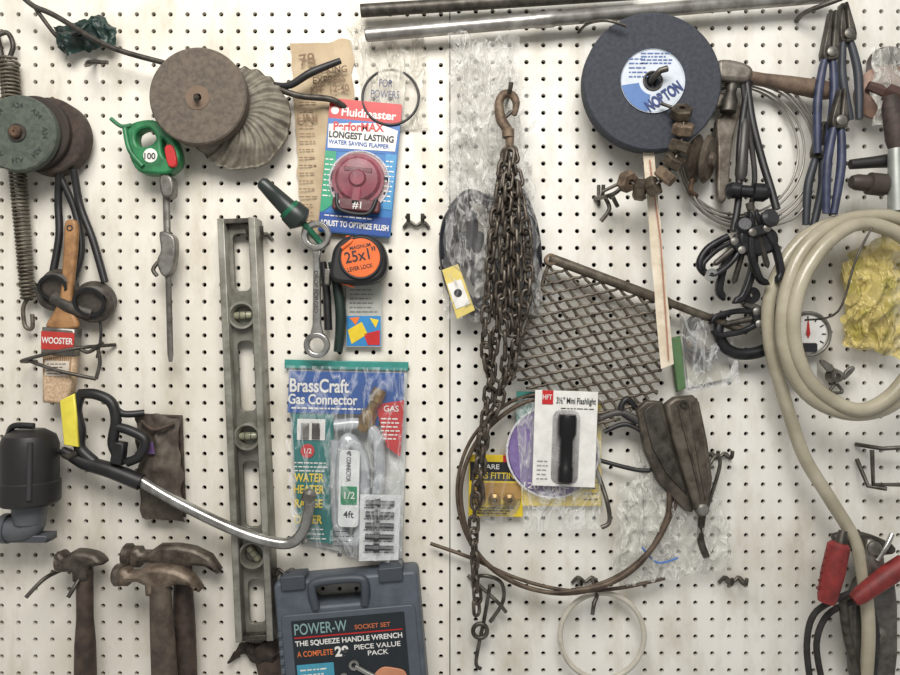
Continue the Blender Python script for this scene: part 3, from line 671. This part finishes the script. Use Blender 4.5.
new('pegboard_hook',820,12,20); tube([(806,12,.5),(806,12,20),(830,8,40),(842,2,44)],2.4,wireg)
# right items
new('bagged_plumbing_fittings',888,85,24)
fb=mat((134,106,92),.5,.2,(92,71,61),40,.2)
lathe((886,92,16),[(8,0),(24,0),(26,6),(26,14),(16,18),(8,18),(8,0)],fb,axis=(-.4,.1,1)); lathe((892,66,14),[(6,0),(18,0),(20,10),(10,14),(6,0)],mat((60,50,46),.5),axis=(-.3,-.2,1)); stick((864,88,30),(900,104,34),[(0,5),(.4,7),(.42,10),(1,10)],mat((74,52,46),.5),seg=8)
bag([(866,48),(912,50),(912,132),(870,128)],30,cl2,8,8,.05,seed=60,edge=6)
new('hose_nozzle',872,186,36); stick((850,182,38),(905,188,38),[(0,6),(.1,8),(.3,8),(.32,11),(.6,11),(.62,9),(1,9)],mat((70,62,56),.5,.2))
stick((856,162,26),(905,158,30),[(0,5),(.5,6),(1,8)],mat((40,38,38),.5))
new('bottle_brush',894,118,40); stick((890,96,40),(898,150,40),[(0,6),(.2,9),(.8,10),(1,8)],mat((74,60,56),.7,0,(48,40,38),80,.5))
new('steel_tube',900,190,40); stick((893,150,44),(895,212,44),[(0,7),(1,9)],mat((160,164,160),.4,.5),name='shaft')
# yellow bag
new('patterned_plastic_bag',880,290,30)
yb=clear((214,196,124),.62,.3,'yellow_film',spots=(184,172,92))
bag([(848,262),(908,218),(910,360),(850,346)],20,yb,18,18,.06,seed=70,edge=10,n=60)
bag([(856,268),(908,236),(908,352),(856,336)],8,yb,12,8,.06,seed=72,edge=6,n=40)
# dial
new('dial_gauge',810,334,26)
lathe((809,334,14),[(22,0),(24,2),(24,10),(21,11),(20,9),(.1,9)],mat((200,198,190),.35),name='case'); ring(809,334,21.5,25,1.6,steel); flat(circ(809,334,19),23.2,white)
for a in range(0,360,30):
    t=math.radians(a); tube([(809+14*math.cos(t),334+14*math.sin(t),24),(809+18*math.cos(t),334+18*math.sin(t),24)],.6,ink,False)
sh([[(807,334),(809,318),(811,334),(809,338)]],24,25,red,0); sh([RR(796,342,824,384,4)],8,14,mat((190,190,184),.5),1); tube([(790,330,16),(776,340,18),(772,356,16)],3,black)
sh([RR(800,343,818,352,2)],23.6,25,ink,.2)
new('wing_nut',836,377,16)
lathe((836,376,10),[(3,0),(8,0),(6,10),(3,10),(3,0)],steel); sh([sm([(828,372),(820,362),(824,360),(834,368)],3)],14,18,steel,1,'wing'); sh([sm([(844,372),(852,366),(854,370),(844,380)],3)],14,18,steel,1,'wing'); tube([(836,384,14),(830,392,16),(842,392,16),(838,384,14)],1.6,wireg)
# hose
new('vinyl_hose',850,340,46)
hm=mat((172,165,146),.2,0,(150,143,124),16); 
tube([(912,222,46),(880,216,46),(835,224,48),(800,252,50),(783,300,50),(782,350,52),(802,392,54),(840,412,54),(880,408,52),(915,384,50)],6.8,hm)
tube([(912,250,54),(885,232,56),(850,226,56),(815,250,58),(792,292,58),(788,340,58),(806,384,58),(846,408,60),(880,396,60),(912,360,56)],6.6,hm)
tube([(900,220,40),(850,218,40),(804,240,38),(776,290,36),(774,340,36),(786,388,36),(798,424,34),(812,462,34),(838,504,34),(862,545,34),(872,590,34),(876,640,34),(872,700,34)],6.2,hm)
tube([(808,320,40),(830,312,60),(846,262,62),(862,230,62)],1,dsteel)
# bracket hook
new('wire_bracket',884,466,20)
for P in ([(866,447,2),(880,448,24),(906,446,26)],[(872,450,20),(872,484,22),(906,484,24)],[(866,462,4),(868,486,20),(884,488,24)]): tube(P,2.1,wireg,False)
# bottom right
new('bolt_cutter',860,610,40)
rd=mat((136,44,42),.55,0,(100,31,30),50)
stick((836,541,46),(823,600,46),[(0,8),(.05,10.5),(.5,11),(.9,9.5),(1,8)],rd,name='grip'); stick((838,545,44),(842,530,42),[(0,6),(1,4)],dsteel)
for i in range(6): t=i/6; ring(834-12*t,548+45*t,10.8,46,.7,mat((96,26,28),.5),ry=2.5,n=16)
stick((900,560,48),(850,598,46),[(0,9),(.3,10),(.9,8),(1,6)],rd,name='grip')
sh([sm([(838,536),(866,534),(896,546),(896,556),(870,556),(850,552),(840,548)],3)],28,36,dsteel,2,'link'); sh([sm([(868,540),(882,548),(886,580),(874,596),(866,572)],3)],30,40,steel,2)
sh([sm([(868,590),(905,576),(905,700),(868,700),(862,640)],3)],10,24,mat((104,102,98),.45,.5,(72,68,64),50,.2),3,'plate')
for P in ([(816,690,30),(812,650,30),(818,618,32),(840,600,36),(866,590,36)],[(830,690,26),(824,650,26),(834,620,28),(860,604,30)],[(862,534,30),(880,560,34),(876,600,30),(884,640,28),(880,690,28)]): tube(P,3,blackr)
tube([(846,600,34),(852,640,32),(866,690,32)],4,dsteel); lathe((874,548,38),[(7,0),(7,4),(3,6),(.1,6)],steel); tube([(892,534,40),(886,544,42),(876,560,42)],2.4,chrome); lathe((884,640,26),[(3,0),(9,0),(9,4),(3,4),(3,0)],steel)
# hooks
for (x,y) in ((258,234),(416,222),(586,580),(734,580),(284,572),(720,455)): hook(x,y,22,6)
hook(600,196,24,8,False)
# ---------------------------------------------------------------- convert curves / text to mesh
bpy.context.view_layer.update()
dg=bpy.context.evaluated_depsgraph_get()
todo=[o for o in sc.objects if o.type in('CURVE','FONT')]
for o in todo:
    me=bpy.data.meshes.new_from_object(o.evaluated_get(dg)); n=o.name
    if o.type=='CURVE' and o.data.dimensions=='3D':
        for p in me.polygons: p.use_smooth=True
    nb=bpy.data.objects.new(n+'_m',me); sc.collection.objects.link(nb); nb.parent=o.parent; nb.location=o.location; nb.rotation_euler=o.rotation_euler; nb.scale=o.scale
    bpy.data.objects.remove(o,do_unlink=True); nb.name=n
# ---------------------------------------------------------------- light, camera
w=bpy.data.worlds.new('World'); sc.world=w; w.use_nodes=True; bg=w.node_tree.nodes['Background']; bg.inputs[0].default_value=(1,.98,.94,1); bg.inputs[1].default_value=.40
def area(name,loc,tgt,size,p,col=(1,1,1)):
    l=bpy.data.lights.new(name,'AREA'); l.shape='RECTANGLE'; l.size=size[0]; l.size_y=size[1]; l.energy=p; l.color=col
    o=bpy.data.objects.new(name,l); sc.collection.objects.link(o); o.location=loc; o.rotation_euler=(Vector(tgt)-Vector(loc)).to_track_quat('-Z','Y').to_euler()
area('ceiling_light',(-.12,-1.15,2.45),(-.05,0,1.5),(1.0,.6),24,(1,.965,.91))
area('ceiling_light',(.4,-2.2,2.9),(0,0,1.4),(1.4,.8),12,(1,.98,.95))
cam=bpy.data.cameras.new('camera'); co=bpy.data.objects.new('camera',cam); sc.collection.objects.link(co)
co.location=(0,-D,Z0); co.rotation_euler=(math.pi/2,0,0); cam.sensor_width=36; cam.lens=36*D/(900*S); cam.clip_start=.01
sc.camera=co
